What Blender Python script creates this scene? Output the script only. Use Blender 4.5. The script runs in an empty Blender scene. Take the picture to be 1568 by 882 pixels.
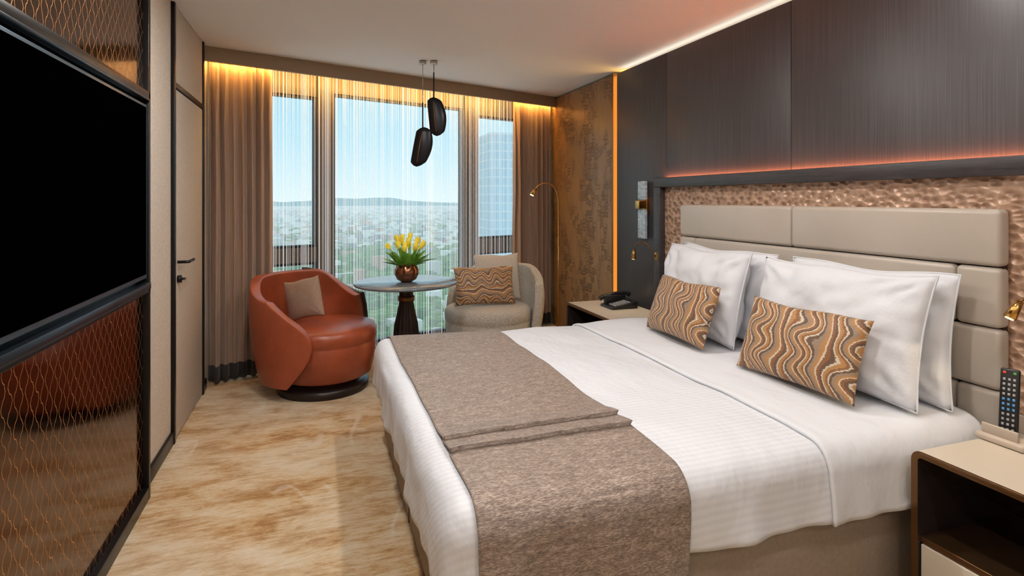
import bpy, bmesh, math, random
from mathutils import Vector, Matrix, noise
random.seed(7)
D=bpy.data; C=bpy.context
def lin(c):
    out=[]
    for v in c[:3]:
        v=v/255.0
        out.append(v/12.92 if v<=0.04045 else ((v+0.055)/1.055)**2.4)
    return (out[0],out[1],out[2],1.0)
class NT:
    def __init__(s,m): s.t=m.node_tree; s.n=s.t.nodes; s.l=s.t.links
    def add(s,ty,**k):
        n=s.n.new(ty)
        for a,b in k.items():
            if hasattr(n,a): setattr(n,a,b)
        return n
    def link(s,a,b): s.l.new(a,b)
    def math(s,op,a,b=None,c=None):
        n=s.n.new('ShaderNodeMath'); n.operation=op
        for i,v in enumerate((a,b,c)):
            if v is None: continue
            if isinstance(v,(int,float)): n.inputs[i].default_value=v
            else: s.l.new(v,n.inputs[i])
        return n.outputs[0]
def ramp(nt,fac,stops,interp='LINEAR'):
    r=nt.n.new('ShaderNodeValToRGB'); r.color_ramp.interpolation=interp
    els=r.color_ramp.elements
    while len(els)<len(stops): els.new(0.5)
    for e,(p,c) in zip(els,stops): e.position=p; e.color=c
    nt.l.new(fac,r.inputs[0]); return r.outputs[0]
def coords(nt,scale=(1,1,1)):
    tc=nt.n.new('ShaderNodeTexCoord'); mp=nt.n.new('ShaderNodeMapping'); mp.inputs['Scale'].default_value=scale
    nt.l.new(tc.outputs['Object'],mp.inputs[0]); return mp.outputs[0]
def noise_tex(nt,vec,scale,detail=4,rough=.5,dist=0):
    n=nt.n.new('ShaderNodeTexNoise'); n.inputs['Scale'].default_value=scale; n.inputs['Detail'].default_value=detail; n.inputs['Roughness'].default_value=rough; n.inputs['Distortion'].default_value=dist
    nt.l.new(vec,n.inputs['Vector']); return n.outputs[0]
def mat(name,col,rough=.5,metal=0,var=.0,vscale=(8,8,8),bump=0,bscale=(60,60,60),emis=None,es=0,sheen=0,coat=0,col2=None,bdist=.005,spec=None):
    m=D.materials.new(name); m.use_nodes=True; nt=NT(m); b=nt.n['Principled BSDF']
    c=lin(col); b.inputs['Base Color'].default_value=c; b.inputs['Roughness'].default_value=rough; b.inputs['Metallic'].default_value=metal
    if spec is not None: b.inputs['Specular IOR Level'].default_value=spec
    if sheen: b.inputs['Sheen Weight'].default_value=sheen
    if coat: b.inputs['Coat Weight'].default_value=coat; b.inputs['Coat Roughness'].default_value=.1
    if var or col2:
        f=noise_tex(nt,coords(nt,vscale),1.0,5,.6)
        c1=tuple(x*(1-var) for x in c[:3])+(1,) ; c2=lin(col2) if col2 else tuple(min(1,x*(1+var)) for x in c[:3])+(1,)
        nt.link(ramp(nt,f,[(.35,c1),(.65,c2)]),b.inputs['Base Color'])
    if bump:
        f=noise_tex(nt,coords(nt,bscale),1.0,3,.6)
        bn=nt.n.new('ShaderNodeBump'); bn.inputs['Strength'].default_value=bump; bn.inputs['Distance'].default_value=bdist
        nt.link(f,bn.inputs['Height']); nt.link(bn.outputs[0],b.inputs['Normal'])
    if emis: b.inputs['Emission Color'].default_value=lin(emis); b.inputs['Emission Strength'].default_value=es
    return m
def obj(name,verts,faces,mats=None,parent=None,smooth=False,fm=None):
    me=D.meshes.new(name); me.from_pydata([tuple(v) for v in verts],[],faces); me.update()
    o=D.objects.new(name,me); C.collection.objects.link(o)
    if mats:
        for m in (mats if isinstance(mats,(list,tuple)) else [mats]): me.materials.append(m)
    if fm:
        for p,i in zip(me.polygons,fm): p.material_index=i
    if smooth:
        for p in me.polygons: p.use_smooth=True
    bm=bmesh.new(); bm.from_mesh(me); bmesh.ops.recalc_face_normals(bm,faces=bm.faces); bm.to_mesh(me); bm.free()
    if parent: o.parent=parent
    return o
def empty(name,loc=(0,0,0)):
    e=D.objects.new(name,None); e.empty_display_size=.1; C.collection.objects.link(e); e.location=loc; C.view_layer.update(); return e
def mod_bevel(o,w,seg=3):
    b=o.modifiers.new('bev','BEVEL'); b.width=w; b.segments=seg; b.limit_method='ANGLE'
    for p in o.data.polygons: p.use_smooth=True
    return o
BF=[(0,1,3,2),(4,6,7,5),(0,4,5,1),(2,3,7,6),(0,2,6,4),(1,5,7,3)]
def box(name,x0,x1,y0,y1,z0,z1,m,parent=None,bev=0,seg=3):
    vs=[(x,y,z) for x in (x0,x1) for y in (y0,y1) for z in (z0,z1)]
    o=obj(name,vs,BF,m,parent)
    if bev: mod_bevel(o,bev,seg)
    return o
A=Vector((-.794,4.68,0)); DU=Vector((math.cos(math.radians(18.73)),math.sin(math.radians(18.73)),0)); NV=Vector((-DU.y,DU.x,0))
def W(u,v,z): p=A+DU*u+NV*v; return Vector((p.x,p.y,z))
def wboxes(name,lst,m,parent=None,bev=0):
    vs=[];fs=[]
    for (u0,u1,v0,v1,z0,z1) in lst:
        k=len(vs); vs+=[W(u,v,z) for u in (u0,u1) for v in (v0,v1) for z in (z0,z1)]; fs+=[tuple(i+k for i in f) for f in BF]
    o=obj(name,vs,fs,m,parent)
    if bev: mod_bevel(o,bev,2)
    return o
def boxes(name,lst,m,parent=None,bev=0):
    vs=[];fs=[]
    for (x0,x1,y0,y1,z0,z1) in lst:
        k=len(vs); vs+=[(x,y,z) for x in (x0,x1) for y in (y0,y1) for z in (z0,z1)]; fs+=[tuple(i+k for i in f) for f in BF]
    o=obj(name,vs,fs,m,parent)
    if bev: mod_bevel(o,bev,2)
    return o
def lathe(name,prof,m,loc=(0,0,0),parent=None,seg=48,fn=None):
    vs=[];fs=[];n=len(prof)
    for j in range(seg):
        a=2*math.pi*j/seg
        for (r,z) in prof:
            rr=fn(r,z,a) if fn else r
            vs.append((loc[0]+rr*math.cos(a),loc[1]+rr*math.sin(a),loc[2]+z))
    for j in range(seg):
        for i in range(n-1):
            a=j*n+i;b=((j+1)%seg)*n+i; fs.append((a,b,b+1,a+1))
    o=obj(name,vs,fs,m,parent,smooth=True)
    bm=bmesh.new(); bm.from_mesh(o.data); bmesh.ops.remove_doubles(bm,verts=bm.verts,dist=1e-5); bmesh.ops.holes_fill(bm,edges=bm.edges,sides=0); bmesh.ops.recalc_face_normals(bm,faces=bm.faces); bm.to_mesh(o.data); bm.free()
    return o
def tube(name,pts,r,m,parent=None,seg=10,rad=None):
    P=[Vector(p) for p in pts]; Q=[]
    if len(P)>2:
        E=[P[0]*2-P[1]]+P+[P[-1]*2-P[-2]]
        for i in range(1,len(E)-2):
            for k in range(8):
                t=k/8; a,b,c,d=E[i-1],E[i],E[i+1],E[i+2]
                Q.append(.5*((2*b)+(c-a)*t+(2*a-5*b+4*c-d)*t*t+(3*b-a-3*c+d)*t**3))
        Q.append(P[-1])
    else: Q=P
    vs=[];fs=[];up=Vector((.3,.2,1)).normalized()
    for i,p in enumerate(Q):
        t=(Q[min(i+1,len(Q)-1)]-Q[max(i-1,0)]).normalized()
        s=t.cross(up)
        if s.length<.15: s=t.cross(Vector((1,0,0)))
        s.normalize(); w=s.cross(t)
        rr=r if rad is None else rad(i/(len(Q)-1))
        for j in range(seg):
            a=2*math.pi*j/seg; vs.append(p+(s*math.cos(a)+w*math.sin(a))*rr)
    for i in range(len(Q)-1):
        for j in range(seg):
            fs.append((i*seg+j,i*seg+(j+1)%seg,(i+1)*seg+(j+1)%seg,(i+1)*seg+j))
    fs.append(tuple(range(seg))); fs.append(tuple((len(Q)-1)*seg+j for j in range(seg)))
    return obj(name,vs,fs,m,parent,smooth=True)
def join(name,objs,parent=None):
    for o in C.selected_objects: o.select_set(False)
    for o in objs: o.select_set(True)
    C.view_layer.objects.active=objs[0]; bpy.ops.object.join(); o=objs[0]; o.name=name
    o.select_set(False)
    if parent: o.parent=parent
    return o
def frame(w,up):
    w=Vector(w).normalized(); up=Vector(up).normalized(); n=w.cross(up).normalized(); up=n.cross(w)
    return Matrix(((w.x,up.x,n.x),(w.y,up.y,n.y),(w.z,up.z,n.z))).to_4x4()
def pillow(name,w,h,t,m,loc,wd,up,seed=0,flange=0,wr=.008,n=40):
    vs=[];fs=[];idx={}
    for s in (1,-1):
        for i in range(n+1):
            for j in range(n+1):
                u=-1+2*i/n; v=-1+2*j/n
                edge=(i in(0,n) or j in(0,n))
                if s==-1 and edge: idx[(s,i,j)]=idx[(1,i,j)]; continue
                k=max(0,(1-u**4))*max(0,(1-v**4))
                th=t/2*(max(0,(1-u*u)*(1-v*v))**.42*.75+.25*k**.5)
                x=w/2*u*(1-.055*(1-v*v)*u*u); y=h/2*v*(1-.07*(1-u*u)*v*v)
                if v>0: y-=.012*h*math.sin(u*5+seed)*v
                nz=noise.noise(Vector((x*7+seed,y*7,s*3.1)))*wr*1.6+noise.noise(Vector((x*18+seed,y*18,s*5)))*wr*.6
                cu,cv=1.05-abs(u),1.05-abs(v); dc=math.hypot(cu,cv)
                nz+=wr*.9*math.sin(14*math.atan2(cv,cu)+seed)*math.exp(-(dc/.55)**2)*min(1,dc*3)
                z=s*(th+ (nz*min(1,k*3)))
                idx[(s,i,j)]=len(vs); vs.append((x,y,z))
    for s in (1,-1):
        for i in range(n):
            for j in range(n):
                f=[idx[(s,i,j)],idx[(s,i+1,j)],idx[(s,i+1,j+1)],idx[(s,i,j+1)]]
                fs.append(tuple(f if s==1 else f[::-1]))
    if flange:
        ring=[(i,0) for i in range(n)]+[(n,j) for j in range(n)]+[(i,n) for i in range(n,0,-1)]+[(0,j) for j in range(n,0,-1)]
        L=len(ring); P=[Vector(vs[idx[(1,)+r]]) for r in ring]; base=len(vs); K=6
        for k in range(L):
            t_=(P[(k+1)%L]-P[k-1]).normalized(); s_=t_.cross(Vector((0,0,1))).normalized()
            for q in range(K):
                a=2*math.pi*q/K; vs.append(tuple(P[k]+(s_*math.cos(a)+Vector((0,0,1))*math.sin(a))*flange))
        for k in range(L):
            for q in range(K):
                fs.append((base+k*K+q,base+((k+1)%L)*K+q,base+((k+1)%L)*K+(q+1)%K,base+k*K+(q+1)%K))
    o=obj(name,vs,fs,m,None,smooth=True)
    o.matrix_world=Matrix.Translation(Vector(loc))@frame(wd,up)
    return o

# ---------------- materials
def carpet():
    m=D.materials.new('carpet'); m.use_nodes=True; nt=NT(m); b=nt.n['Principled BSDF']
    f=noise_tex(nt,coords(nt,(1.4,3.0,1)),2.2,10,.76,.3)
    fine=noise_tex(nt,coords(nt,(9,48,1)),1.0,6,.78)
    big=noise_tex(nt,coords(nt,(.9,1.3,1)),1.0,3,.5)
    v=nt.math('ADD',nt.math('MULTIPLY',f,.62),nt.math('MULTIPLY',fine,.38))
    c1=ramp(nt,v,[(.40,lin((172,142,106))),(.47,lin((194,168,134))),(.52,lin((206,186,157))),(.60,lin((215,201,178)))])
    c2=ramp(nt,v,[(.41,lin((156,112,64))),(.47,lin((184,146,100))),(.52,lin((200,172,134))),(.59,lin((212,195,166)))])
    mx=nt.add('ShaderNodeMix',data_type='RGBA'); nt.link(ramp(nt,big,[(.42,(0,0,0,1)),(.56,(1,1,1,1))]),mx.inputs[0]); nt.link(c1,mx.inputs[6]); nt.link(c2,mx.inputs[7])
    br=noise_tex(nt,coords(nt,(2.2,1.1,1)),1.2,1,.3,1.0)
    bk=ramp(nt,br,[(.47,(0,0,0,1)),(.49,(1,1,1,1)),(.51,(1,1,1,1)),(.53,(0,0,0,1))])
    gate=ramp(nt,noise_tex(nt,coords(nt,(1.3,1.3,1)),1.7,1,.4),[(.55,(0,0,0,1)),(.64,(.55,.55,.55,1))])
    k=nt.math('MULTIPLY',nt.math('MULTIPLY',bk,gate),ramp(nt,fine,[(.4,(.3,.3,.3,1)),(.55,(1,1,1,1))]))
    mx2=nt.add('ShaderNodeMix',data_type='RGBA'); nt.link(k,mx2.inputs[0]); nt.link(mx.outputs[2],mx2.inputs[6]); mx2.inputs[7].default_value=lin((222,213,197))
    nt.link(mx2.outputs[2],b.inputs['Base Color']); b.inputs['Roughness'].default_value=1; b.inputs['Specular IOR Level'].default_value=.1; b.inputs['Sheen Weight'].default_value=.12
    g=noise_tex(nt,coords(nt,(170,170,170)),1,3,.7); bn=nt.n.new('ShaderNodeBump'); bn.inputs['Strength'].default_value=.7; bn.inputs['Distance'].default_value=.006
    nt.link(nt.math('ADD',g,nt.math('MULTIPLY',fine,.5)),bn.inputs['Height']); nt.link(bn.outputs[0],b.inputs['Normal']); return m
def veneer(name,cA,cB,sc=(3,60,1.2),rough=.45,bump=.2):
    m=D.materials.new(name); m.use_nodes=True; nt=NT(m); b=nt.n['Principled BSDF']
    f=noise_tex(nt,coords(nt,sc),2.5,6,.65); nt.link(ramp(nt,f,[(.3,lin(cA)),(.7,lin(cB))]),b.inputs['Base Color']); b.inputs['Roughness'].default_value=rough
    bn=nt.n.new('ShaderNodeBump'); bn.inputs['Strength'].default_value=bump; bn.inputs['Distance'].default_value=.002; nt.link(f,bn.inputs['Height']); nt.link(bn.outputs[0],b.inputs['Normal']); return m
def hammered():
    m=D.materials.new('hammered_copper_leather'); m.use_nodes=True; nt=NT(m); b=nt.n['Principled BSDF']
    v=nt.n.new('ShaderNodeTexVoronoi'); v.feature='SMOOTH_F1'; v.inputs['Scale'].default_value=1; v.inputs['Smoothness'].default_value=.15; v.inputs['Randomness'].default_value=.85; nt.link(coords(nt,(0,27,36)),v.inputs['Vector'])
    nt.link(ramp(nt,v.outputs['Distance'],[(0,lin((142,108,86))),(.35,lin((166,131,107))),(.7,lin((196,162,138)))]),b.inputs['Base Color'])
    b.inputs['Roughness'].default_value=.34; b.inputs['Metallic'].default_value=.2
    bn=nt.n.new('ShaderNodeBump'); bn.inputs['Strength'].default_value=1; bn.inputs['Distance'].default_value=.016; nt.link(v.outputs['Distance'],bn.inputs['Height']); nt.link(bn.outputs[0],b.inputs['Normal']); return m
def mesh_mirror():
    m=D.materials.new('bronze_mesh_mirror'); m.use_nodes=True; nt=NT(m); b=nt.n['Principled BSDF']
    tc=nt.n.new('ShaderNodeTexCoord'); sp=nt.n.new('ShaderNodeSeparateXYZ'); nt.link(tc.outputs['Object'],sp.inputs[0])
    PY,PZ=.062,.082
    dn=nt.math('MULTIPLY',nt.math('SUBTRACT',noise_tex(nt,coords(nt,(0,12,7)),1,2,.6),.5),.4)
    def cell(oy,oz):
        y=nt.math('SUBTRACT',nt.math('FRACT',nt.math('ADD',nt.math('ADD',nt.math('DIVIDE',sp.outputs[1],PY),dn),oy)),.5)
        z=nt.math('SUBTRACT',nt.math('FRACT',nt.math('ADD',nt.math('ADD',nt.math('DIVIDE',sp.outputs[2],PZ),dn),oz)),.5)
        ay=nt.math('ABSOLUTE',y); az=nt.math('MULTIPLY',nt.math('ABSOLUTE',z),1.0)
        return nt.math('MAXIMUM',ay,nt.math('ADD',nt.math('MULTIPLY',ay,.5),nt.math('MULTIPLY',az,.75)))
    d1,d2=cell(0,0),cell(.5,.5)
    g=nt.math('ABSOLUTE',nt.math('SUBTRACT',d1,d2))
    msk=ramp(nt,g,[(.018,(1,1,1,1)),(.05,(0,0,0,1))])
    mx=nt.add('ShaderNodeMix',data_type='RGBA'); nt.link(msk,mx.inputs[0]); mx.inputs[6].default_value=lin((100,72,52)); mx.inputs[7].default_value=lin((224,168,108))
    nt.link(mx.outputs[2],b.inputs['Base Color']); b.inputs['Metallic'].default_value=1
    nt.link(nt.math('ADD',nt.math('MULTIPLY',msk,.34),.10),b.inputs['Roughness'])
    bn=nt.n.new('ShaderNodeBump'); bn.inputs['Strength'].default_value=.25; bn.inputs['Distance'].default_value=.001; nt.link(msk,bn.inputs['Height']); nt.link(bn.outputs[0],b.inputs['Normal']); return m
def wavy(name,axis=0):
    m=D.materials.new(name); m.use_nodes=True; nt=NT(m); b=nt.n['Principled BSDF']
    tc=nt.n.new('ShaderNodeTexCoord'); sp=nt.n.new('ShaderNodeSeparateXYZ'); nt.link(tc.outputs['Object'],sp.inputs[0])
    x,y=(sp.outputs[0],sp.outputs[1]) if axis==0 else (sp.outputs[1],sp.outputs[0])
    am=nt.math('ADD',.017,nt.math('MULTIPLY',nt.math('SINE',nt.math('MULTIPLY',x,2*math.pi/.21)),.012))
    w=nt.math('MULTIPLY',nt.math('SINE',nt.math('MULTIPLY',y,2*math.pi/.125)),am)
    w2=nt.math('MULTIPLY',nt.math('SINE',nt.math('ADD',nt.math('MULTIPLY',y,2*math.pi/.25),nt.math('MULTIPLY',x,22))),.014)
    jit=nt.math('MULTIPLY',nt.math('SUBTRACT',noise_tex(nt,coords(nt,(60,300,40)),1,2),.5),.016)
    val=nt.math('FRACT',nt.math('DIVIDE',nt.math('ADD',nt.math('ADD',x,jit),nt.math('ADD',w,w2)),.105))
    cr=lin((204,190,170)); ru=lin((134,88,52)); br=lin((100,74,54)); ta=lin((146,124,104)); go=lin((172,124,72))
    c=ramp(nt,val,[(0,cr),(.06,br),(.17,ta),(.30,go),(.44,cr),(.50,ru),(.62,br),(.72,cr),(.78,go),(.90,ru)],'CONSTANT')
    nt.link(c,b.inputs['Base Color']); b.inputs['Roughness'].default_value=.55; b.inputs['Sheen Weight'].default_value=.1
    f=noise_tex(nt,coords(nt,(260,120,200)),1,2); bn=nt.n.new('ShaderNodeBump'); bn.inputs['Strength'].default_value=.4; bn.inputs['Distance'].default_value=.003
    nt.link(f,bn.inputs['Height']); nt.link(bn.outputs[0],b.inputs['Normal']); return m
def satin():
    m=D.materials.new('satin_stripe_linen'); m.use_nodes=True; nt=NT(m); b=nt.n['Principled BSDF']
    tc=nt.n.new('ShaderNodeTexCoord'); sp=nt.n.new('ShaderNodeSeparateXYZ'); nt.link(tc.outputs['Object'],sp.inputs[0])
    s=nt.math('SINE',nt.math('MULTIPLY',nt.math('ADD',sp.outputs[1],sp.outputs[2]),2*math.pi/.026))
    k=ramp(nt,nt.math('ADD',nt.math('MULTIPLY',s,.5),.5),[(.25,(0,0,0,1)),(.75,(1,1,1,1))])
    mx=nt.add('ShaderNodeMix',data_type='RGBA'); nt.link(k,mx.inputs[0]); mx.inputs[6].default_value=lin((210,212,218)); mx.inputs[7].default_value=lin((216,218,223)); nt.link(mx.outputs[2],b.inputs['Base Color'])
    nt.link(nt.math('ADD',nt.math('MULTIPLY',k,-.18),.62),b.inputs['Roughness'])
    f=noise_tex(nt,coords(nt,(9,5,5)),1,4); bn=nt.n.new('ShaderNodeBump'); bn.inputs['Strength'].default_value=.55; bn.inputs['Distance'].default_value=.03; nt.link(f,bn.inputs['Height']); nt.link(bn.outputs[0],b.inputs['Normal']); return m
def runner_mat():
    m=D.materials.new('runner_jacquard'); m.use_nodes=True; nt=NT(m); b=nt.n['Principled BSDF']
    f=noise_tex(nt,coords(nt,(80,340,340)),1,3,.7); g=noise_tex(nt,coords(nt,(22,80,80)),1,4,.6)
    v=nt.math('ADD',nt.math('MULTIPLY',f,.65),nt.math('MULTIPLY',g,.35))
    nt.link(ramp(nt,v,[(.38,lin((102,87,78))),(.5,lin((138,121,109))),(.62,lin((182,164,151)))]),b.inputs['Base Color'])
    nt.link(ramp(nt,f,[(.4,(.65,.65,.65,1)),(.6,(.33,.33,.33,1))]),b.inputs['Roughness']); b.inputs['Sheen Weight'].default_value=.15; b.inputs['Metallic'].default_value=.15
    bn=nt.n.new('ShaderNodeBump'); bn.inputs['Strength'].default_value=.7; bn.inputs['Distance'].default_value=.003; nt.link(v,bn.inputs['Height']); nt.link(bn.outputs[0],b.inputs['Normal']); return m
def brown_relief():
    m=D.materials.new('carved_wood_panel'); m.use_nodes=True; nt=NT(m); b=nt.n['Principled BSDF']
    g=noise_tex(nt,coords(nt,(3,70,2)),2,5,.6)
    br=nt.n.new('ShaderNodeTexVoronoi'); br.distance='CHEBYCHEV'; br.inputs['Scale'].default_value=1; br.inputs['Randomness'].default_value=.6; nt.link(coords(nt,(0,16,20)),br.inputs['Vector'])
    msk=noise_tex(nt,coords(nt,(0,2.6,1.7)),1.5,3,.5)
    mk=ramp(nt,msk,[(.44,(0,0,0,1)),(.54,(1,1,1,1))])
    sq=ramp(nt,br.outputs['Distance'],[(.2,(0,0,0,1)),(.3,(1,1,1,1)),(.42,(1,1,1,1)),(.5,(0,0,0,1))])
    h=nt.math('MULTIPLY',mk,sq)
    rm=ramp(nt,g,[(.3,lin((130,96,62))),(.7,lin((174,136,94)))])
    mx=nt.add('ShaderNodeMix',data_type='RGBA'); nt.link(nt.math('MULTIPLY',h,.55),mx.inputs[0]); nt.link(rm,mx.inputs[6]); mx.inputs[7].default_value=lin((84,58,36)); nt.link(mx.outputs[2],b.inputs['Base Color'])
    b.inputs['Roughness'].default_value=.34
    bn=nt.n.new('ShaderNodeBump'); bn.inputs['Strength'].default_value=.8; bn.inputs['Distance'].default_value=.006; nt.link(h,bn.inputs['Height']); nt.link(bn.outputs[0],b.inputs['Normal']); return m
def emit(name,col,st):
    m=D.materials.new(name); m.use_nodes=True; nt=NT(m); nt.n.remove(nt.n['Principled BSDF']); e=nt.n.new('ShaderNodeEmission'); e.inputs[0].default_value=lin(col); e.inputs[1].default_value=st; nt.link(e.outputs[0],nt.n['Material Output'].inputs[0]); return m
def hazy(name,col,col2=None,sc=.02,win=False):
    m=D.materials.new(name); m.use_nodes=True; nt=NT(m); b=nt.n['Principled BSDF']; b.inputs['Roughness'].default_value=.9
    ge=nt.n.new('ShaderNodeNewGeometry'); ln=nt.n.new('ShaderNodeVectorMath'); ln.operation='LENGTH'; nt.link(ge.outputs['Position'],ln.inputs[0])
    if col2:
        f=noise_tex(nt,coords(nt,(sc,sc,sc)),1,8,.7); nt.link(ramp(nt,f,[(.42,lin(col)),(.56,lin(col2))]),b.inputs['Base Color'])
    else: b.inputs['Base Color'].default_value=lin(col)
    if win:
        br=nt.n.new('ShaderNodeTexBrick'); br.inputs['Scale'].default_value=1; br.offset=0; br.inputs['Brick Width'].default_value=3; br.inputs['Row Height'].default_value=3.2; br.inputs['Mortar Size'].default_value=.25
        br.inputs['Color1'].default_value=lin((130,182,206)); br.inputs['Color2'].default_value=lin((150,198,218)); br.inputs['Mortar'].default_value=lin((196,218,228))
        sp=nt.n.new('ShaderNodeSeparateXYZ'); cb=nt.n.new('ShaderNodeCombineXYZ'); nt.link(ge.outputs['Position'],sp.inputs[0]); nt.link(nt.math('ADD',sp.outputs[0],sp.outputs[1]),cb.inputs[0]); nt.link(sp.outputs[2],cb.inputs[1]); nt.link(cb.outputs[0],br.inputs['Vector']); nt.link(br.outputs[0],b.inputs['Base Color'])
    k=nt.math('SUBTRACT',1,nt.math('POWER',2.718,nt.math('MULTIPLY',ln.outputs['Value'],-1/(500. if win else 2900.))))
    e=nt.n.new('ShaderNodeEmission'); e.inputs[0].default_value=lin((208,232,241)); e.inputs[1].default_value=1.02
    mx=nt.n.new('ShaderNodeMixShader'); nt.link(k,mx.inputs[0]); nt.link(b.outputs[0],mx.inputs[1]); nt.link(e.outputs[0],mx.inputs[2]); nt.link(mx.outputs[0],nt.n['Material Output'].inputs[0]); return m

M_carpet=carpet(); M_ceil=mat('ceiling_plaster',(228,226,223),.9,bump=.05,bscale=(40,40,40))
M_fabric=mat('wall_fabric',(200,188,175),.85,var=.12,vscale=(90,90,90),bump=.3,bscale=(300,300,300),bdist=.002)
M_fabric2=mat('door_fabric',(188,176,163),.8,var=.10,vscale=(120,120,40),bump=.3,bscale=(300,300,300),bdist=.002)
M_black=mat('black_metal',(26,25,26),.35,.5); M_dkwood=veneer('dark_oak',(44,41,42),(70,66,68),(40,3,40),.4,.3)
M_wallveneer=veneer('dark_wall_veneer',(46,44,46),(78,74,77),(1,95,.8),.42,.25)
M_brown=brown_relief(); M_copper=hammered(); M_mesh=mesh_mirror()
M_pad=mat('champagne_leather',(182,172,160),.33,var=.04,vscale=(3,3,3),bump=.08,bscale=(220,220,220),bdist=.002)
M_white=mat('white_linen',(216,218,223),.75,bump=.4,bscale=(14,10,10),bdist=.018); M_satin=satin(); M_runner=runner_mat()
M_base=mat('bed_base_fabric',(146,130,116),.8,var=.08,vscale=(60,60,60),bump=.3,bscale=(250,250,250),bdist=.002)
M_orange=mat('rust_leather',(152,74,47),.33,var=.16,vscale=(6,6,6),bump=.12,bscale=(160,160,160),bdist=.002)
M_dkleather=mat('dark_leather',(48,30,26),.4,bump=.1,bscale=(160,160,160),bdist=.002)
M_boucle=mat('boucle',(186,178,166),.95,var=.30,vscale=(110,110,110),bump=1,bscale=(130,130,130),bdist=.01,sheen=.3)
M_taupe=mat('taupe_linen',(160,134,116),.85,var=.12,vscale=(120,120,120),bump=.4,bscale=(260,260,260),bdist=.002)
M_grey=mat('grey_linen',(190,184,176),.85,var=.12,vscale=(120,120,120),bump=.4,bscale=(260,260,260),bdist=.002)
M_curt=mat('brown_curtain',(160,132,112),.5,var=.08,vscale=(60,60,4),sheen=.4,bump=.15,bscale=(200,200,60),bdist=.002); M_curth=mat('curtain_hem',(44,38,36),.7,sheen=.2)
M_frame=mat('window_bronze',(100,90,78),.45,.2,var=.1,vscale=(30,30,2)); M_frame2=mat('window_gasket',(44,42,42),.4,.3)
M_bulk=mat('bulkhead_bronze',(150,131,110),.5,.1)
M_cream=mat('cream_lacquer',(202,190,172),.35,bump=.05,bscale=(90,90,90)); M_bronze=mat('bronze_trim',(132,98,66),.3,.9,bump=.05); M_dark=mat('nightstand_inside',(44,38,36),.25,coat=.4)
M_brass=mat('brass',(206,160,90),.22,1); M_phone=mat('phone_plastic',(24,24,26),.32); M_btn=mat('buttons',(150,152,155),.5); M_blue=mat('btn_blue',(70,140,200),.5); M_red=mat('btn_red',(190,50,40),.5); M_grn=mat('btn_green',(80,150,70),.5)
M_screen=mat('tv_screen',(1,1,1),.85,spec=0.0); M_tvb=mat('tv_bezel',(86,104,118),.3,.7)
M_bluesteel=mat('blued_steel_trim',(52,62,72),.3,.8)
M_amber=emit('amber_led',(255,200,104),5); M_amber2=emit('pocket_led',(255,190,94),62); M_red_led=emit('headboard_led',(255,140,88),56); M_cove=emit('cove_led',(255,240,222),2.4); M_bulb=emit('warm_bulb',(255,214,150),6)
M_tabletop=mat('stone_table_top',(104,114,122),.2,var=.25,vscale=(7,7,7),coat=.5); M_ped=mat('pedestal_dark',(44,36,34),.35,.4)
M_leaf=mat('leaf_green',(112,166,58),.5,var=.3,vscale=(20,20,20)); M_yel=mat('petal_yellow',(250,230,90),.5,var=.1,vscale=(30,30,30),emis=(250,220,70),es=.10); M_copv=mat('copper_vase',(150,100,74),.18,.9)  # petals get a faint glow of their own to brighten them
M_stonepl=mat('sconce_crystal',(150,160,166),.2,var=.4,vscale=(40,40,40),emis=(200,220,235),es=.08,bump=.4,bscale=(60,60,60))
M_chrome=mat('brushed_nickel',(196,190,182),.25,.9)
M_pend=mat('pendant_gunmetal',(34,34,40),.28,.6)
M_string=D.materials.new('string_white_glow'); M_string.use_nodes=True; nt=NT(M_string); nt.n.remove(nt.n['Principled BSDF'])
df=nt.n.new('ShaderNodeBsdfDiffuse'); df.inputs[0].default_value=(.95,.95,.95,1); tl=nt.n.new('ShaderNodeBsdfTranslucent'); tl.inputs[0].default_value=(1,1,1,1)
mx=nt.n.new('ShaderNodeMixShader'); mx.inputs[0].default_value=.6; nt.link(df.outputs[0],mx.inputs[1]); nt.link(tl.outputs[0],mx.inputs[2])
em=nt.n.new('ShaderNodeEmission'); em.inputs[0].default_value=(.93,.97,1,1); em.inputs[1].default_value=.24; ad=nt.n.new('ShaderNodeAddShader'); nt.link(mx.outputs[0],ad.inputs[0]); nt.link(em.outputs[0],ad.inputs[1]); nt.link(ad.outputs[0],nt.n['Material Output'].inputs[0])  # own glow added to the threads so they stay bright against the sky
M_deco=wavy('wavy_bargello'); M_deco2=wavy('wavy_bargello_cross',1)
M_glass=D.materials.new('window_glass'); M_glass.use_nodes=True; nt=NT(M_glass); nt.n.remove(nt.n['Principled BSDF'])
tr=nt.n.new('ShaderNodeBsdfTransparent'); tr.inputs[0].default_value=(.95,.99,1,1); gl=nt.n.new('ShaderNodeBsdfGlossy'); gl.inputs[1].default_value=.02
mx=nt.n.new('ShaderNodeMixShader'); mx.inputs[0].default_value=.03; nt.link(tr.outputs[0],mx.inputs[1]); nt.link(gl.outputs[0],mx.inputs[2]); nt.link(mx.outputs[0],nt.n['Material Output'].inputs[0])

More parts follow.
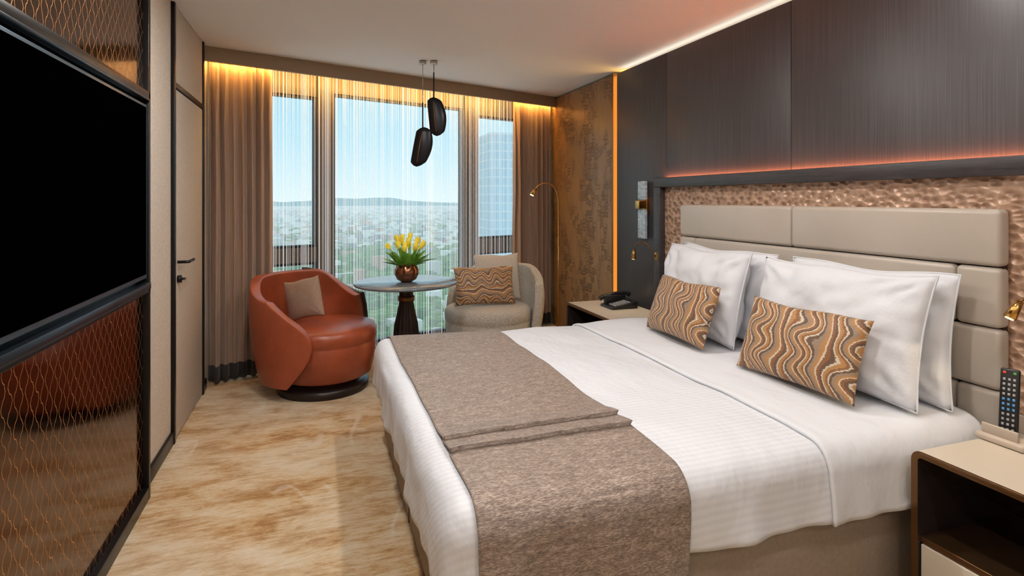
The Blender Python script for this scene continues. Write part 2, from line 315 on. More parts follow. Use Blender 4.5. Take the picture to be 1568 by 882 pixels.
# ---------------- room shell
ZC=2.53; XL=-.794; XR=2.55; YB=-1.9
def slab(name,z0,z1,m):
    p=[Vector((XL-.1,YB-.1,0)),Vector((XR+.1,YB-.1,0))]
    def wy(x): u=(x-(A+NV*.42).x)/DU.x; return (A+NV*.42+DU*u).y
    p+=[Vector((XR+.1,wy(XR+.1),0)),Vector((XL-.1,wy(XL-.1),0))]
    vs=[(q.x,q.y,z0) for q in p]+[(q.x,q.y,z1) for q in p]
    return obj(name,vs,[(3,2,1,0),(4,5,6,7),(0,1,5,4),(1,2,6,5),(2,3,7,6),(3,0,4,7)],m)
slab('floor',-.1,0,M_carpet); slab('ceiling',ZC,ZC+.1,M_ceil)
box('wall_left',XL-.1,XL,YB,5.05,0,ZC,M_fabric)
box('wall_right',XR,XR+.1,YB,6.1,0,ZC,M_fabric)
box('wall_back',XL-.1,XR+.1,YB-.1,YB,0,ZC,M_fabric)
UE=3.62
wboxes('wall_window',[(-.15,.30,.30,.40,0,ZC),(.929,1.074,.27,.40,0,ZC),(2.452,2.617,.27,.40,0,ZC),(3.33,UE,.30,.40,0,ZC),
 (.30,.929,.30,.40,2.295,ZC),(1.074,2.452,.30,.40,2.343,ZC),(2.617,3.33,.30,.40,2.29,ZC),(.30,.929,.29,.40,.852,.981),(2.617,3.33,.29,.40,.83,.978),
 (.30,.929,.30,.40,0,.1),(1.074,2.452,.30,.40,0,.06),(2.617,3.33,.30,.40,0,.1)],M_frame)
def window(name,u0,u1,spans):
    e=empty(name)
    for (z0,z1) in spans:
        t=.022
        wboxes('frame',[(u0,u0+t,.31,.37,z0,z1),(u1-t,u1,.31,.37,z0,z1),(u0,u1,.31,.37,z0,z0+t),(u0,u1,.31,.37,z1-t,z1)],M_frame2,e)
        vs=[W(u0+t,.34,z0+t),W(u1-t,.34,z0+t),W(u1-t,.34,z1-t),W(u0+t,.34,z1-t)]
        obj('glass',vs,[(0,1,2,3)],M_glass,e)
window('window_1',.30,.929,[(.1,.852),(.981,2.295)]); window('window_2',1.074,2.452,[(.06,2.343)]); window('window_3',2.617,3.33,[(.1,.83),(.978,2.29)])
wboxes('trim_bulkhead',[(-.0,3.5,.0,.03,2.42,ZC-.001)],M_bulk)
wboxes('led_strip_pocket',[(.0,3.5,.035,.05,2.44,2.47)],M_amber2)
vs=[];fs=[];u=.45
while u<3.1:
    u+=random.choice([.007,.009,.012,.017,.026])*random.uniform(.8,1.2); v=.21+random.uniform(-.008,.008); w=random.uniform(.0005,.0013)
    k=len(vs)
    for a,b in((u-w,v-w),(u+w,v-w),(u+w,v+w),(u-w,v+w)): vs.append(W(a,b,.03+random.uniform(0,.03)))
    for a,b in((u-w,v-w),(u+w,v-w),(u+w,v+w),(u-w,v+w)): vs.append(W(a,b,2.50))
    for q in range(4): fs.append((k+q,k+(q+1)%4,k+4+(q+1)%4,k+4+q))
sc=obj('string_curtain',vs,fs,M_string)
def curtain(name,u0,u1,nw,z1=2.47):
    N=nw*14; Mz=40; vs=[];fs=[];fm=[]
    for j in range(Mz+1):
        t=j/Mz; z=.015+(z1-.015)*t
        for i in range(N+1):
            s=i/N; ph=s*nw*2*math.pi
            amp=(.036+.014*(1-t))*(.8+.35*math.sin(s*9+1))
            u=u0+(u1-u0)*s+.010*math.sin(ph*2+1)*(1-.4*t)+.006*noise.noise(Vector((s*8,t*3,1)))
            v=.105+amp*math.sin(ph+.5*noise.noise(Vector((s*5,t*2.2,7))))+.008*noise.noise(Vector((s*12,t*6,3)))
            vs.append(W(u,v,z))
    for j in range(Mz):
        for i in range(N): a=j*(N+1)+i; fs.append((a,a+1,a+N+2,a+N+1)); fm.append(1 if j<2 else 0)
    o=obj(name,vs,fs,[M_curt,M_curth],None,True,fm); sd=o.modifiers.new('s','SOLIDIFY'); sd.thickness=.004; return o
curtain('curtain',.05,.50,7); curtain('curtain.001',2.97,3.47,8)
seams=[4.33,3.59,2.43,1.27,.11,-1.05,YB]
boxes('wall_panelling_dark',[(2.43,2.53,seams[i+1]+.002,seams[i]-.002,0,2.478) for i in range(len(seams)-1)],M_wallveneer,bev=.0015)
box('wall_panelling_backing',2.45,2.549,YB,4.32,0,2.47,M_black)
box('wall_panelling_carved',2.49,2.549,4.49,6.0,0,2.515,M_brown,bev=.003)
box('trim_bronze_edge',2.47,2.549,4.465,4.49,0,2.515,M_bronze)
box('led_strip_amber',2.52,2.549,4.35,4.45,0.02,2.5,M_amber)
box('led_strip_cove',2.462,2.52,YB+.02,4.32,2.479,2.485,M_cove)
box('trim_bronze_post',XL,XL+.035,3.075,3.115,0,ZC-.001,M_black)
panel=empty('media_wall_panel')
box('upper_mirror',XL+.001,XL+.025,1.2,3.05,1.90,ZC-.002,M_mesh,panel)
box('lower_mirror',XL+.001,XL+.025,1.2,3.05,.06,.965,M_mesh,panel)
boxes('frame_bars',[(XL+.001,XL+.05,1.2,3.075,1.865,1.90),(XL+.001,XL+.05,3.045,3.075,0.0,ZC-.002),(XL+.001,XL+.05,1.2,3.075,.965,.985),(XL+.001,XL+.05,1.2,3.045,0.0,.06),(XL+.001,XL+.05,1.17,1.2,0,ZC-.002)],M_black,panel,.003)
boxes('steel_shelf',[(XL+.001,XL+.06,1.2,3.045,.985,1.015),(XL+.025,XL+.055,1.2,3.05,1.855,1.866)],M_bluesteel,panel,.003)
box('recess_back',XL+.001,XL+.012,1.2,3.045,1.015,1.865,M_black,panel)
tv=empty('television'); box('screen_body',XL+.013,XL+.045,1.55,3.03,1.035,1.835,M_tvb,tv,.003); box('screen',XL+.044,XL+.047,1.562,3.014,1.055,1.822,M_screen,tv)
boxes('trim_1',[(XL,XL+.02,3.69,3.725,0,ZC-.002),(XL,XL+.02,4.56,4.60,0,ZC-.002),(XL,XL+.018,3.725,4.56,2.045,2.075)],M_black,None,.002)
d=empty('door_1'); box('leaf',XL+.001,XL+.012,3.735,4.55,.01,2.04,M_fabric2,d,.003); box('transom_panel',XL+.001,XL+.012,3.735,4.55,2.08,ZC-.004,M_fabric2,d,.003)
tube('handle',[(XL+.012,3.80,1.03),(XL+.065,3.80,1.03),(XL+.07,3.83,1.03),(XL+.07,3.94,1.03)],.009,M_black,d)
lathe('lock_rose',[(0,0),(.022,0),(.022,.02),(0,.02)],M_black,(0,0,0),d); lk=D.objects['lock_rose']; lk.matrix_world=Matrix.Translation((XL+.012,3.80,.93))@Matrix.Rotation(math.pi/2,4,'Y')
box('lock_turn',XL+.03,XL+.05,3.79,3.83,.925,.935,M_black,d,.002)
boxes('baseboard_left',[(XL,XL+.016,3.115,3.69,0,.075),(XL,XL+.014,4.60,4.72,0,.075),(XL+.0,XL+.016,YB,1.17,0,.075)],M_black,None,.003)
boxes('light_switch',[(XL,XL+.01,4.63,4.66,1.10,1.22)],M_bronze,None,.002)

# ---------------- bed
bed=empty('bed')
X0,Y0,Y1,R,ZT=.30,1.40,3.37,.075,.61
def drape(px,py,off=0.0,puff=1.0):
    qx=max(px,X0+R); qy=min(max(py,Y0+R),Y1-R); vx,vy=px-qx,py-qy
    dist=max(abs(vx),abs(vy)); r=R
    if dist<1e-6: out=0;drop=0;nx,ny=0,0
    else:
        l=math.hypot(vx,vy); nx,ny=vx/l,vy/l
        if dist<r*math.pi/2: a=dist/r; out=(r+off)*math.sin(a); drop=r-(r+off)*math.cos(a)+off
        else: out=r+off; drop=r+off+(dist-r*math.pi/2)
        side=(qx*1.0 if abs(vy)>abs(vx) else qy)
        hang=max(0,drop-.06)
        out+=hang*(.05+.10*noise.noise(Vector((px*5.5,py*5.5,2)))+.035*math.sin(side*17)+.025*math.sin(side*41+1))
        vx,vy=nx*out,ny*out
    x,y=qx+vx,qy+vy
    z=ZT+off-drop
    e=min((px-X0)/.35,(py-Y0)/.35,(Y1-py)/.35,1); e=max(e,0)
    z+=puff*(.014*noise.noise(Vector((px*2.3,py*2.3,0)))+.006*noise.noise(Vector((px*7,py*5,4))))*(1 if drop<.03 else .3)+.02*puff*math.sin(e*math.pi/2)-.02*puff
    return Vector((x,y,z))
def cloth(name,x0,x1,y0,y1,nx,ny,off,m,parent,thick=.012,zadd=None,yadd=None):
    vs=[];fs=[]
    for i in range(nx+1):
        for j in range(ny+1):
            px=x0+(x1-x0)*i/nx; py=y0+(y1-y0)*j/ny; p=drape(px,py,off)
            if zadd: p.z+=zadd(px,py)
            if yadd: p.y+=yadd(px,py)
            vs.append(p)
    for i in range(nx):
        for j in range(ny): a=i*(ny+1)+j; fs.append((a,a+ny+1,a+ny+2,a+1))
    o=obj(name,vs,fs,m,parent,True)
    s=o.modifiers.new('s','SOLIDIFY'); s.thickness=thick; s.offset=-1 if o.data.polygons[(nx//2)*ny+ny//2].normal.z>0 else 1
    return o
HG=.225
box('base',.36,2.33,1.45,3.32,.05,.36,M_base,bed,.012)
boxes('base_seams',[(.357,.361,2.38,2.385,.05,.355)],M_dkleather,bed)
boxes('legs',[(.42,.48,1.5,1.56,0,.05),(.42,.48,3.2,3.26,0,.05),(2.2,2.26,1.5,1.56,0,.05),(2.2,2.26,3.2,3.26,0,.05)],M_black,bed)
box('mattress',.37,2.32,1.47,3.30,.36,.575,M_white,bed,.05,5)
cloth('duvet',X0-HG+.03,2.30,Y0-HG+.03,Y1+HG-.03,150,150,0,M_satin,bed)
def foldz(px,py): return .004*math.exp(-((px-1.57)/.02)**2)
cloth('turned_sheet',1.55,2.30,Y0-HG+.025,Y1+HG-.025,60,150,.010,M_white,bed,.010,foldz)
PL=(1.735,1.83)
def pk(px,py):
    b=0
    for c in PL:
        d=py-c-.010*math.sin(px*5+c*3)
        if -.004<d<.085: b=max(b,1-max(d,0)/.085)
    return b
cloth('bed_runner',.385,1.02,Y0-.52,Y1+.3,70,620,.014,M_runner,None,.007,lambda a,b:.018*pk(a,b)**1.2,lambda a,b:-.018*pk(a,b)**4)
def bp(name,w,h,t,m,x,y,z,tilt,yaw=0,**k):
    ya=math.radians(yaw); wd=(math.sin(ya),-math.cos(ya),0); up=(math.sin(math.radians(tilt))*math.cos(ya),math.sin(math.radians(tilt))*math.sin(ya),math.cos(math.radians(tilt)))
    return pillow(name,w,h,t,m,(x,y,z),wd,up,**k)
bp('pillow',.78,.50,.15,M_white,2.225,1.84,.868,5,0,seed=1,flange=.004,wr=.016)
bp('pillow.001',.82,.50,.17,M_white,2.09,1.88,.870,13,2,seed=5,flange=.004,wr=.016)
bp('pillow.002',.78,.50,.15,M_white,2.225,2.72,.868,5,0,seed=9,flange=.004,wr=.016)
bp('pillow.003',.76,.50,.17,M_white,2.095,2.77,.872,13,-3,seed=14,flange=.004,wr=.016)
bp('decorative_cushion',.57,.33,.12,M_deco,1.905,1.865,.789,20,5,seed=3,wr=.004)
bp('decorative_cushion.001',.55,.33,.12,M_deco,1.905,2.68,.792,20,-2,seed=8,wr=.004)
hb=empty('headboard')
FY0,FY1=1.02,3.62
boxes('frame',[(2.335,2.405,FY0,FY1,1.485,1.555),(2.335,2.405,FY1-.075,FY1,0,1.485),(2.335,2.405,FY0,FY0+.075,0,1.485)],M_dkwood,hb,.004)
box('hammered_panel',2.385,2.429,FY0+.075,FY1-.075,0.02,1.485,M_copper,hb)
rows=[(1.152,1.365),(.928,1.150),(.703,.926),(.48,.701)]
for k,(a,b) in enumerate(rows):
    sp=[1.37,2.33,3.29] if k%2==0 else [1.37,1.525,3.135,3.29]
    for i in range(len(sp)-1): box('pad_%d_%d'%(k,i),2.325,2.39,sp[i]+.001,sp[i+1]-.001,a+.001,b-.001,M_pad,hb,.02,6)
box('pad_backing',2.36,2.389,1.38,3.28,.48,1.355,M_dkleather,hb)
box('led_strip_headboard',2.408,2.424,FY0+.05,FY1-.02,1.545,1.551,M_red_led)
def rr(y0,y1,z0,z1,r,n=6):
    pts=[]
    for (cy,cz,a0) in ((y1-r,z1-r,0),(y0+r,z1-r,90),(y0+r,z0+r,180),(y1-r,z0+r,270)):
        for i in range(n+1): a=math.radians(a0+90*i/n); pts.append((cy+r*math.cos(a),cz+r*math.sin(a)))
    return pts
def ringbox(name,x0,x1,y0,y1,z0,z1,r,t,ms,parent,fm_front=1):
    o=rr(y0,y1,z0,z1,r); i=rr(y0+t,y1-t,z0+t,z1-t,max(r-t,.004)); n=len(o)
    vs=[(x0,*p) for p in o]+[(x0,*p) for p in i]+[(x1,*p) for p in o]+[(x1,*p) for p in i]; fs=[];fm=[]
    for k in range(n):
        q=(k+1)%n
        fs+=[(k,q,n+q,n+k),(2*n+k,2*n+q,3*n+q,3*n+k),(k,q,2*n+q,2*n+k),(n+k,n+q,3*n+q,3*n+k)]; fm+=[1,0,0,2]
    return obj(name,vs,fs,ms,parent,False,fm)
def nightstand(name,y0,y1,x0=1.86,x1=2.33,zt=.577):
    e=empty(name)
    ringbox('carcass',x0,x1,y0,y1,.05,zt,.035,.022,[M_cream,M_bronze,M_dark],e)
    box('back',x1-.015,x1-.002,y0+.01,y1-.01,.06,zt-.01,M_dark,e)
    box('niche_floor',x0+.012,x1-.02,y0+.022,y1-.022,.275,.295,M_bronze,e,.002)
    box('drawer',x0+.008,x1-.03,y0+.026,y1-.026,.076,.272,M_cream,e,.004)
    box('edge_trim',x0-.004,x0+.004,y0+.03,y1-.03,zt-.012,zt-.002,M_bronze,e,.001)
    boxes('plinth',[(x0+.05,x1-.02,y0+.05,y1-.05,0,.05)],M_black,e)
    return e
nightstand('nightstand',.60,1.355); nightstand('nightstand.001',3.43,4.185,1.89,2.33)
ph=empty('telephone'); tz=.578
vs=[(2.06,3.74,tz),(2.28,3.74,tz),(2.28,3.93,tz),(2.06,3.93,tz),(2.06,3.74,tz+.018),(2.28,3.74,tz+.055),(2.28,3.93,tz+.055),(2.06,3.93,tz+.018)]
mod_bevel(obj('body',vs,[(3,2,1,0),(4,5,6,7),(0,1,5,4),(1,2,6,5),(2,3,7,6),(3,0,4,7)],M_phone,ph),.008)
tube('handset',[(2.04,3.90,tz+.06),(2.08,3.90,tz+.078),(2.17,3.90,tz+.095),(2.26,3.90,tz+.095),(2.30,3.90,tz+.08)],.015,M_phone,ph,12,lambda t:.019-.007*math.sin(math.pi*t))
box('cradle',2.08,2.26,3.885,3.915,tz+.02,tz+.085,M_phone,ph,.008)
boxes('keys',[(2.09+.028*i,2.11+.028*i,3.755+.032*j,3.78+.032*j,tz+.024+.0047*i,tz+.031+.0047*i) for i in range(5) for j in range(3)],M_btn,ph)
rh=empty('remote_holder'); zz=.578
boxes('tray',[(2.15,2.30,1.20,1.345,zz,zz+.022)],mat('holder_leather',(186,172,156),.5),rh,.006)
boxes('cradle',[(2.168,2.178,1.225,1.335,zz+.02,zz+.055),(2.27,2.28,1.225,1.335,zz+.02,zz+.085)],mat('holder_leather2',(176,162,146),.5),rh,.004)
rm=empty('tv_remote')
box('body',-.026,.026,-.11,.11,-.009,.009,M_phone,rm,.006)
def rb(n,l,m): boxes(n,l,m,rm,.001)
rb('keys',[(-.018+.0135*i,-.011+.0135*i,-.095+.0165*j,-.087+.0165*j,.008,.0110) for i in range(3) for j in range(11) if not(4<=j<=6)],M_btn)
rb('keys_blue',[(-.018+.0135*i,-.011+.0135*i,-.029+.0165*j,-.021+.0165*j,.008,.0110) for i in range(3) for j in range(3)],M_blue)
rb('key_power',[(-.018,-.010,.092,.100,.008,.011)],M_red); rb('key_green',[(.009,.017,.092,.100,.008,.011)],M_grn)
rm.matrix_world=Matrix.Translation((2.222,1.28,zz+.134))@frame((.35,-.94,0),(.20,.0,.98))
def reading(name,base,pts,head,hd):
    e=empty(name); base=Vector(base)
    box('wall_plate',base.x-.012,base.x+.012,base.y-.02,base.y+.02,base.z-.03,base.z+.03,M_brass,e,.003)
    tube('arm',pts,.005,M_bronze,e)
    h=Vector(head); dd=Vector(hd).normalized()
    tube('head',[h-dd*.035,h+dd*.03],.014,M_brass,e,14,lambda t:.011+.008*t)
    tube('bulb',[h+dd*.031,h+dd*.033],.012,M_bulb,e,14)
    l=D.lights.new(name+'_spot','SPOT'); l.energy=1.6; l.color=(1,.78,.5); l.spot_size=1.6; l.shadow_soft_size=.012; lo=D.objects.new(name+'_spot',l); C.collection.objects.link(lo); lo.location=h+dd*.04; lo.rotation_euler=dd.to_track_quat('-Z','Y').to_euler(); lo.parent=e
reading('reading_lamp',(2.345,3.585,.98),[(2.333,3.585,.98),(2.29,3.60,1.05),(2.26,3.64,1.085),(2.235,3.69,1.06),(2.23,3.715,1.01)],(2.23,3.72,.985),(0,.15,-1))
reading('reading_lamp.001',(2.372,1.17,1.0),[(2.36,1.17,1.0),(2.32,1.19,1.06),(2.28,1.21,1.085),(2.22,1.235,1.07),(2.20,1.245,1.05)],(2.195,1.25,1.03),(-.5,.25,-1))
sc=empty('wall_sconce')
box('wall_plate',2.405,2.43,3.82,3.89,1.28,1.42,M_brass,sc,.003); box('bracket',2.34,2.41,3.825,3.885,1.325,1.39,M_brass,sc,.004)
box('crystal_upper',2.375,2.40,3.80,3.905,1.395,1.54,M_stonepl,sc,.006); box('crystal_lower',2.375,2.40,3.80,3.905,1.095,1.32,M_stonepl,sc,.006)
box('frame_bar',2.402,2.41,3.845,3.86,1.10,1.53,M_brass,sc)
fl=empty('floor_lamp')
lathe('foot',[(0,0),(.12,0),(.12,.012),(.02,.02),(0,.02)],M_bronze,(2.22,5.10,0),fl)
tube('stem',[(2.22,5.10,.02),(2.22,5.10,1.3)],.006,M_brass,fl)
tube('arc',[(2.22,5.10,1.3),(2.215,5.10,1.42),(2.17,5.10,1.52),(2.09,5.10,1.555),(2.01,5.10,1.53),(1.97,5.10,1.48)],.006,M_brass,fl)
tube('head',[(1.985,5.10,1.50),(1.945,5.10,1.44)],.02,M_brass,fl,14,lambda t:.014+.012*t); tube('bulb',[(1.944,5.10,1.439),(1.943,5.10,1.437)],.02,M_bulb,fl,14)

# ---------------- armchairs
def smooth(x): x=max(0,min(1,x)); return x*x*(3-2*x)
def armchair(name,c,face,mir,m,dark,nb=(100,72,112),fe=(62,70),H=.79):
    e=empty(name); cx,cy=c; f=math.radians(face)
    def P(a,r,z):
        aa=f+mir*a; return Vector((cx+r*math.cos(aa),cy+r*math.sin(aa),z))
    NS,NTT=80,28; vs=[];fs=[]
    for i in range(NS+1):
        s=i/NS
        for j in range(NTT+1):
            t=j/NTT
            if t<.5: ad=nb[0]+(nb[1]-nb[0])*math.sin(t/.5*math.pi/2)
            else: ad=nb[1]+(nb[2]-nb[1])*(1-math.cos((t-.5)/.5*math.pi/2))
            a0=math.radians(ad); a1=math.radians(360-fe[0]-(fe[1]-fe[0])*t*t)
            a=a0+(a1-a0)*s
            top=H-.13*(1-smooth(s/.35))-.20*smooth((s-.72)/.28)
            z=.10+t*(top-.10)
            r=.405+.07*math.sin(min(1,t*1.25)*math.pi/2)-.012*max(0,t-.8)/.2
            vs.append(P(a,r,z))
    for i in range(NS):
        for j in range(NTT): q=i*(NTT+1)+j; fs.append((q,q+NTT+1,q+NTT+2,q+1))
    o=obj('shell',vs,fs,[m],e,True)
    p=o.data.polygons[NS//2*NTT+5]; outw=(p.center-Vector((cx,cy,p.center.z))).dot(p.normal)
    sd=o.modifiers.new('s','SOLIDIFY'); sd.thickness=.07; sd.offset=-1 if outw>0 else 1
    bv=o.modifiers.new('b','BEVEL'); bv.width=.028; bv.segments=4; bv.limit_method='ANGLE'; bv.angle_limit=math.radians(50)
    if dark:
        vs=[];fs=[]; n1,n2=24,16
        for i in range(n1+1):
            for j in range(n2+1):
                s=.72+.285*i/n1; t=.02+1.0*j/n2
                a1=math.radians(360-fe[0]-(fe[1]-fe[0])*t*t); a0=math.radians(nb[1]); a=a0+(a1-a0)*s
                top=H-.20*smooth((s-.72)/.28); z=.10+t*(top-.10)
                r=.413+.07*math.sin(min(1,t*1.25)*math.pi/2)-.012*max(0,t-.8)/.2; vs.append(P(a,r,z))
        for i in range(n1):
            for j in range(n2): q=i*(n2+1)+j; fs.append((q,q+n2+1,q+n2+2,q+1))
        o2=obj('outer_cladding',vs,fs,dark,e,True); s2=o2.modifiers.new('s','SOLIDIFY'); s2.thickness=.04; s2.offset=0
        b2=o2.modifiers.new('b','BEVEL'); b2.width=.01; b2.segments=2; b2.limit_method='ANGLE'
    sc2=P(0,.055,0)
    lathe('seat',[(0,.10),(.30,.10),(.335,.12),(.365,.25),(.372,.355),(.368,.362),(.374,.37),(.378,.43),(.362,.462),(.33,.475),(.2,.485),(0,.49)],m,(sc2.x,sc2.y,0),e,64)
    lathe('swivel_base',[(0,0),(.32,0),(.325,.01),(.325,.05),(.31,.06),(.27,.06),(.27,.10),(0,.10)],M_ped,(sc2.x-.01,sc2.y,0),e,64)
    return e
armchair('armchair',(0.0,4.49),-25,-1,M_orange,M_dkleather,(95,70,112),(62,68),.83)
armchair('armchair.001',(1.44,4.80),228,1,M_boucle,None,(95,90,100),(90,100),.80)
pillow('throw_pillow',.33,.30,.11,M_taupe,(-.10,4.495,.66),(.72,-.60,.22),(-.30,.30,.9),seed=4,wr=.004)
pillow('throw_pillow.001',.42,.42,.12,M_grey,(1.53,4.89,.70),(.93,-.05,0),(.08,.22,.95),seed=6,wr=.004)
pillow('decorative_cushion.002',.53,.33,.11,M_deco2,(1.36,4.72,.655),(.97,-.05,.0),(.05,.28,.95),seed=2,wr=.004)
tb=empty('round_side_table'); TX,TY=.66,4.52
lathe('top',[(0,.725),(.38,.725),(.40,.732),(.405,.742),(.40,.75),(0,.75)],M_tabletop,(TX,TY,0),tb,96)
lathe('pedestal',[(0,0),(.20,0),(.20,.015),(.10,.03),(.095,.06),(.10,.30),(.088,.42),(.066,.52),(.055,.60),(.055,.66),(.06,.70),(.09,.725),(0,.725)],M_ped,(TX,TY,0),tb,96,lambda r,z,a: r*(1+.05*math.cos(a*16)) if .03<z<.6 else r)
lathe('collar',[(.057,.60),(.066,.60),(.066,.64),(.057,.64)],M_bronze,(TX,TY,0),tb,48)
vz=empty('flower_vase'); z0=.751; VX,VY=TX+.0,TY-.02
lathe('bowl',[(0,0),(.04,0),(.075,.02),(.094,.06),(.094,.095),(.078,.135),(.062,.15),(.058,.148),(.074,.13),(.088,.09),(.06,.03),(0,.02)],M_copv,(VX,VY,z0),vz,48)
def leaf(base,dir,L,wd,m,bend=.4,name='leaf'):
    dir=Vector(dir).normalized(); s=dir.cross(Vector((0,0,1)))
    if s.length<.1: s=Vector((1,0,0))
    s.normalize(); n=s.cross(dir); vs=[];fs=[];N=8
    for i in range(N+1):
        t=i/N; c=Vector(base)+dir*L*t+Vector((0,0,-1))*bend*L*t*t*.6+Vector((dir.x,dir.y,0))*bend*L*t*t*.5
        w=wd*math.sin(math.pi*min(1,t*.93+.05))**.8
        for q in (-1,0,1): vs.append(c+s*w*q*.5-n*(.25*w*(1-abs(q))))
    for i in range(N):
        for q in range(2): a=i*3+q; fs.append((a,a+1,a+4,a+3))
    return obj(name,vs,fs,m,None,True)
L=[]; random.seed(11)
for k in range(44):
    a=random.uniform(0,6.283); el=random.uniform(.4,1.35); dr=(math.cos(a)*math.cos(el),math.sin(a)*math.cos(el),math.sin(el))
    L.append(leaf((VX+.04*math.cos(a),VY+.04*math.sin(a),z0+.12),dr,random.uniform(.13,.20),random.uniform(.035,.05),M_leaf,random.uniform(.1,.5)))
join('leaves',L,vz); L=[];ST=[]
for k in range(17):
    a=k*2.4+random.uniform(-.3,.3); rad=random.uniform(.03,.17); h=.37-.9*rad+random.uniform(-.08,.06)
    tip=Vector((VX+rad*math.cos(a),VY+rad*math.sin(a),z0+.10+h*.62)); b0=Vector((VX+.03*math.cos(a),VY+.03*math.sin(a),z0+.11))
    ST.append(tube('st',[b0,(b0+tip)/2+Vector((0,0,.02)),tip],.0035,M_leaf,None,6))
    ax=(tip-b0).normalized()
    for q in range(6):
        th=q*1.047; si=ax.cross(Vector((.3,1,.2))).normalized(); w=ax.cross(si)
        dd=(ax+ (si*math.cos(th)+w*math.sin(th))*.34)
        L.append(leaf(tip,dd,.058,.030,M_yel,-.2,'petal'))
join('petals',L,vz); join('stems',ST,vz)
def pendant(name,x,y,zt,zb,w,flip,lean=0):
    e=empty(name)
    lathe('canopy',[(0,ZC-.028),(.028,ZC-.028),(.03,ZC-.025),(.03,ZC-.001),(0,ZC-.001)],M_chrome,(x,y,0),e,32)
    tube('cord',[(x,y,zt-.02),(x,y,ZC-.02)],.003,M_chrome,e,8)
    tube('rod',[(x,y,zt-.03),(x,y,zt+.20)],.0055,M_black,e,8)
    H=zt-zb; N=36;K=28; vs=[];fs=[]
    Rr=Vector((.946,-.323,0)); F=Vector((.323,.946,0))
    for i in range(N+1):
        t=i/N; z=zt-H*t
        cap=math.sqrt(max(1e-4,min(1,t/.10)*min(1,(1-t)/.12+1e-4)))
        wd=w*(.38+.16*math.sin(math.pi*t))*cap
        mid=lean*(t-.15)+w*.14*math.sin(math.pi*t)
        for j in range(K):
            a=2*math.pi*j/K; ca=math.cos(a)
            vs.append(Vector((x,y,z))+Rr*flip*(mid+wd*ca)+F*(wd*.55*math.sin(a)*(1 if math.sin(a)>0 else .55)))
    for i in range(N):
        for j in range(K): fs.append((i*K+j,i*K+(j+1)%K,(i+1)*K+(j+1)%K,(i+1)*K+j))
    fs.append(tuple(range(K))); fs.append(tuple(N*K+j for j in range(K)))
    obj('shade',vs,fs,M_pend,e,True)
    tube('rim',[Vector((x,y,zt-H*t))+Rr*flip*(lean*(t-.15)+w*.14*math.sin(math.pi*t)-w*.14*math.sin(math.pi*t))-F*(w*.19*math.sin(math.pi*t)+.004) for t in (.10,.3,.5,.7,.9)],.005,M_bronze,e,8)
pendant('pendant_lamp',.895,4.60,2.235,1.915,.135,1,.03); pendant('pendant_lamp.001',.81,4.63,1.99,1.665,.145,1,-.06)
k=0
for x in (-.1,1.1,2.0):
    for y in (-1.2,.2,1.5,2.7):
        if x*.323+y*.946>3.05: continue
        nm='ceiling_fill_light'+('' if k==0 else '.%03d'%k); e=empty(nm)  # unseen fill lights added to brighten the room, dressed with fixture rings
        lathe('ring',[(.05,ZC-.006),(.07,ZC-.006),(.07,ZC-.0005),(.05,ZC-.0005)],M_chrome,(x,y,0),e,32)
        en=(18 if y>2 else 13 if y>1 else 10) if x<0 else ((14 if y>2 else 9 if y>1 else 7.5) if x<2 else 4.5)
        l=D.lights.new('fill_lamp','AREA'); l.shape='DISK'; l.size=.10; l.energy=en; l.color=(1,.96,.91); lo=D.objects.new('fill_lamp',l); C.collection.objects.link(lo); lo.location=(x,y,ZC-.008); lo.parent=e; k+=1
# ---------------- outside
G=-85
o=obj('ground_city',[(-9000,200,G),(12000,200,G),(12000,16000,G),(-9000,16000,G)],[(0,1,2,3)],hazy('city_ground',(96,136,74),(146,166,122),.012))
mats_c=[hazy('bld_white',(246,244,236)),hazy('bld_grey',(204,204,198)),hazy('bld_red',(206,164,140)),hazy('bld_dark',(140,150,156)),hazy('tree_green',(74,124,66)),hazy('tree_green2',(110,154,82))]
vs=[];fs=[];fm=[]; random.seed(3)
for k in range(14000):
    y=240+ (random.random()**1.5)*5200; a=math.radians(random.uniform(-14,32)); x=y*math.tan(a)
    if y<262 and 45<x<125: continue
    tree=random.random()<(.93 if y<1000 else .42)
    w=random.uniform(5,13)*(1+y/3000); dd=random.uniform(5,11)*(1+y/3000); h=random.uniform(4,9) if tree else random.choice([5,6,7,8,10,12,18])*random.uniform(.7,1.1)
    r=random.choice([.3,.35,.4,1.0]); cs,sn=math.cos(r),math.sin(r); b=len(vs)
    for sx in(-1,1):
        for sy in(-1,1):
            for zz2 in(0,h): q=.6 if (tree and zz2) else 1; vs.append((x+(sx*w*cs-sy*dd*sn)*.5*q,y+(sx*w*sn+sy*dd*cs)*.5*q,G+zz2))
    fs+=[tuple(i+b for i in f) for f in BF]; mi=random.choice([4,5]) if tree else random.choice([0,0,0,1,1,2,3]); fm+=[mi]*6
obj('city_buildings',vs,fs,mats_c,None,False,fm)
vs=[];fs=[];N=160
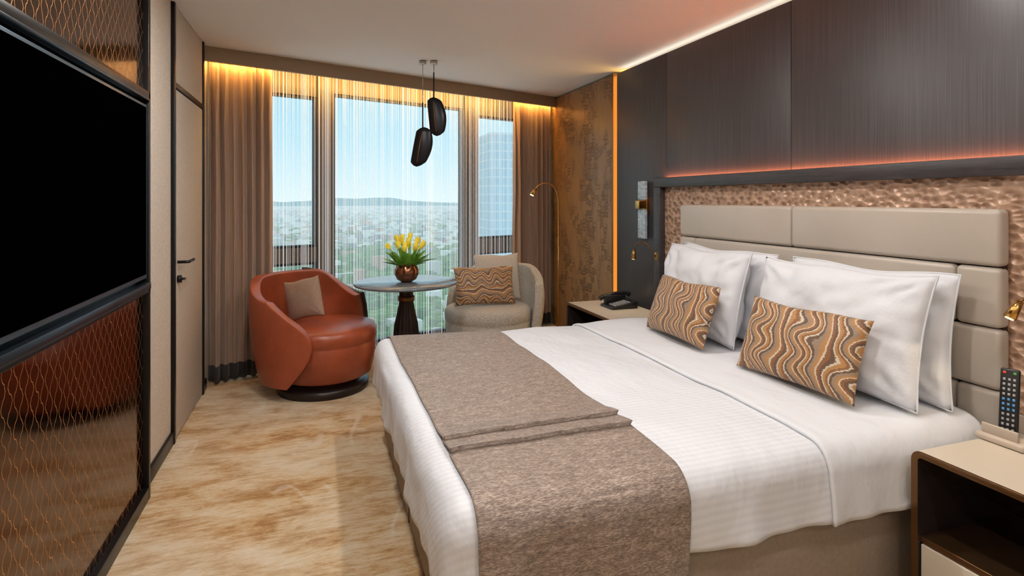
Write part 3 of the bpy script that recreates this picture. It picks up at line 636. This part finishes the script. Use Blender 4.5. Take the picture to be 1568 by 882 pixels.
for i in range(N+1):
    a=math.radians(-20+60*i/N)
    for j in range(7):
        d0=7600+j*420; h=(190*(.40+.6*noise.noise(Vector((a*6,j*.2,0)))+.2*noise.noise(Vector((a*21,j*.4,0)))))*math.sin(math.pi*j/6)
        vs.append((d0*math.sin(a),d0*math.cos(a),G+max(h,0)))
for i in range(N):
    for j in range(6): q=i*7+j; fs.append((q,q+7,q+8,q+1))
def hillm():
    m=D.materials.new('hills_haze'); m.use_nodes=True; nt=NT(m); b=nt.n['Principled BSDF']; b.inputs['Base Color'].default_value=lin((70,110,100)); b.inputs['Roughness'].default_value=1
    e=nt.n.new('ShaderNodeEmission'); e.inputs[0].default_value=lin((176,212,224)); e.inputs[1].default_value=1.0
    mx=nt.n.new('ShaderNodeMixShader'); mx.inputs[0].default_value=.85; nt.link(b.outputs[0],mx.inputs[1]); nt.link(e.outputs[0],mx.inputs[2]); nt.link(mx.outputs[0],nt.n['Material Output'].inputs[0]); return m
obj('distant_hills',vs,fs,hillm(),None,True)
box('neighbour_glass_tower',60,110,200,240,G,26,hazy('glass_tower',(140,190,212),win=True))
w=D.worlds.new('world'); C.scene.world=w; w.use_nodes=True; t=w.node_tree; bg=t.nodes['Background']
tc=t.nodes.new('ShaderNodeTexCoord'); sp=t.nodes.new('ShaderNodeSeparateXYZ'); t.links.new(tc.outputs['Generated'],sp.inputs[0])
cr=t.nodes.new('ShaderNodeValToRGB'); els=cr.color_ramp.elements; els[0].position=0; els[0].color=lin((206,224,231)); els[1].position=1; els[1].color=lin((200,214,224))
e2=els.new(.10); e2.color=lin((172,210,224)); e3=els.new(.3); e3.color=lin((122,184,208))
e4=els.new(.5); e4.color=lin((190,210,222))
t.links.new(sp.outputs[2],cr.inputs[0]); t.links.new(cr.outputs[0],bg.inputs[0]); bg.inputs[1].default_value=1.35
cam=D.cameras.new('camera'); cam.sensor_width=36; cam.lens=870/1568*36; cam.shift_y=-(441-305)/1568; cam.clip_end=30000; cam.clip_start=.02
co=D.objects.new('camera',cam); C.collection.objects.link(co); co.location=(0,0,1.4); co.rotation_euler=(math.pi/2,0,math.radians(-18.85)); C.scene.camera=co
C.scene.view_settings.view_transform='Standard'
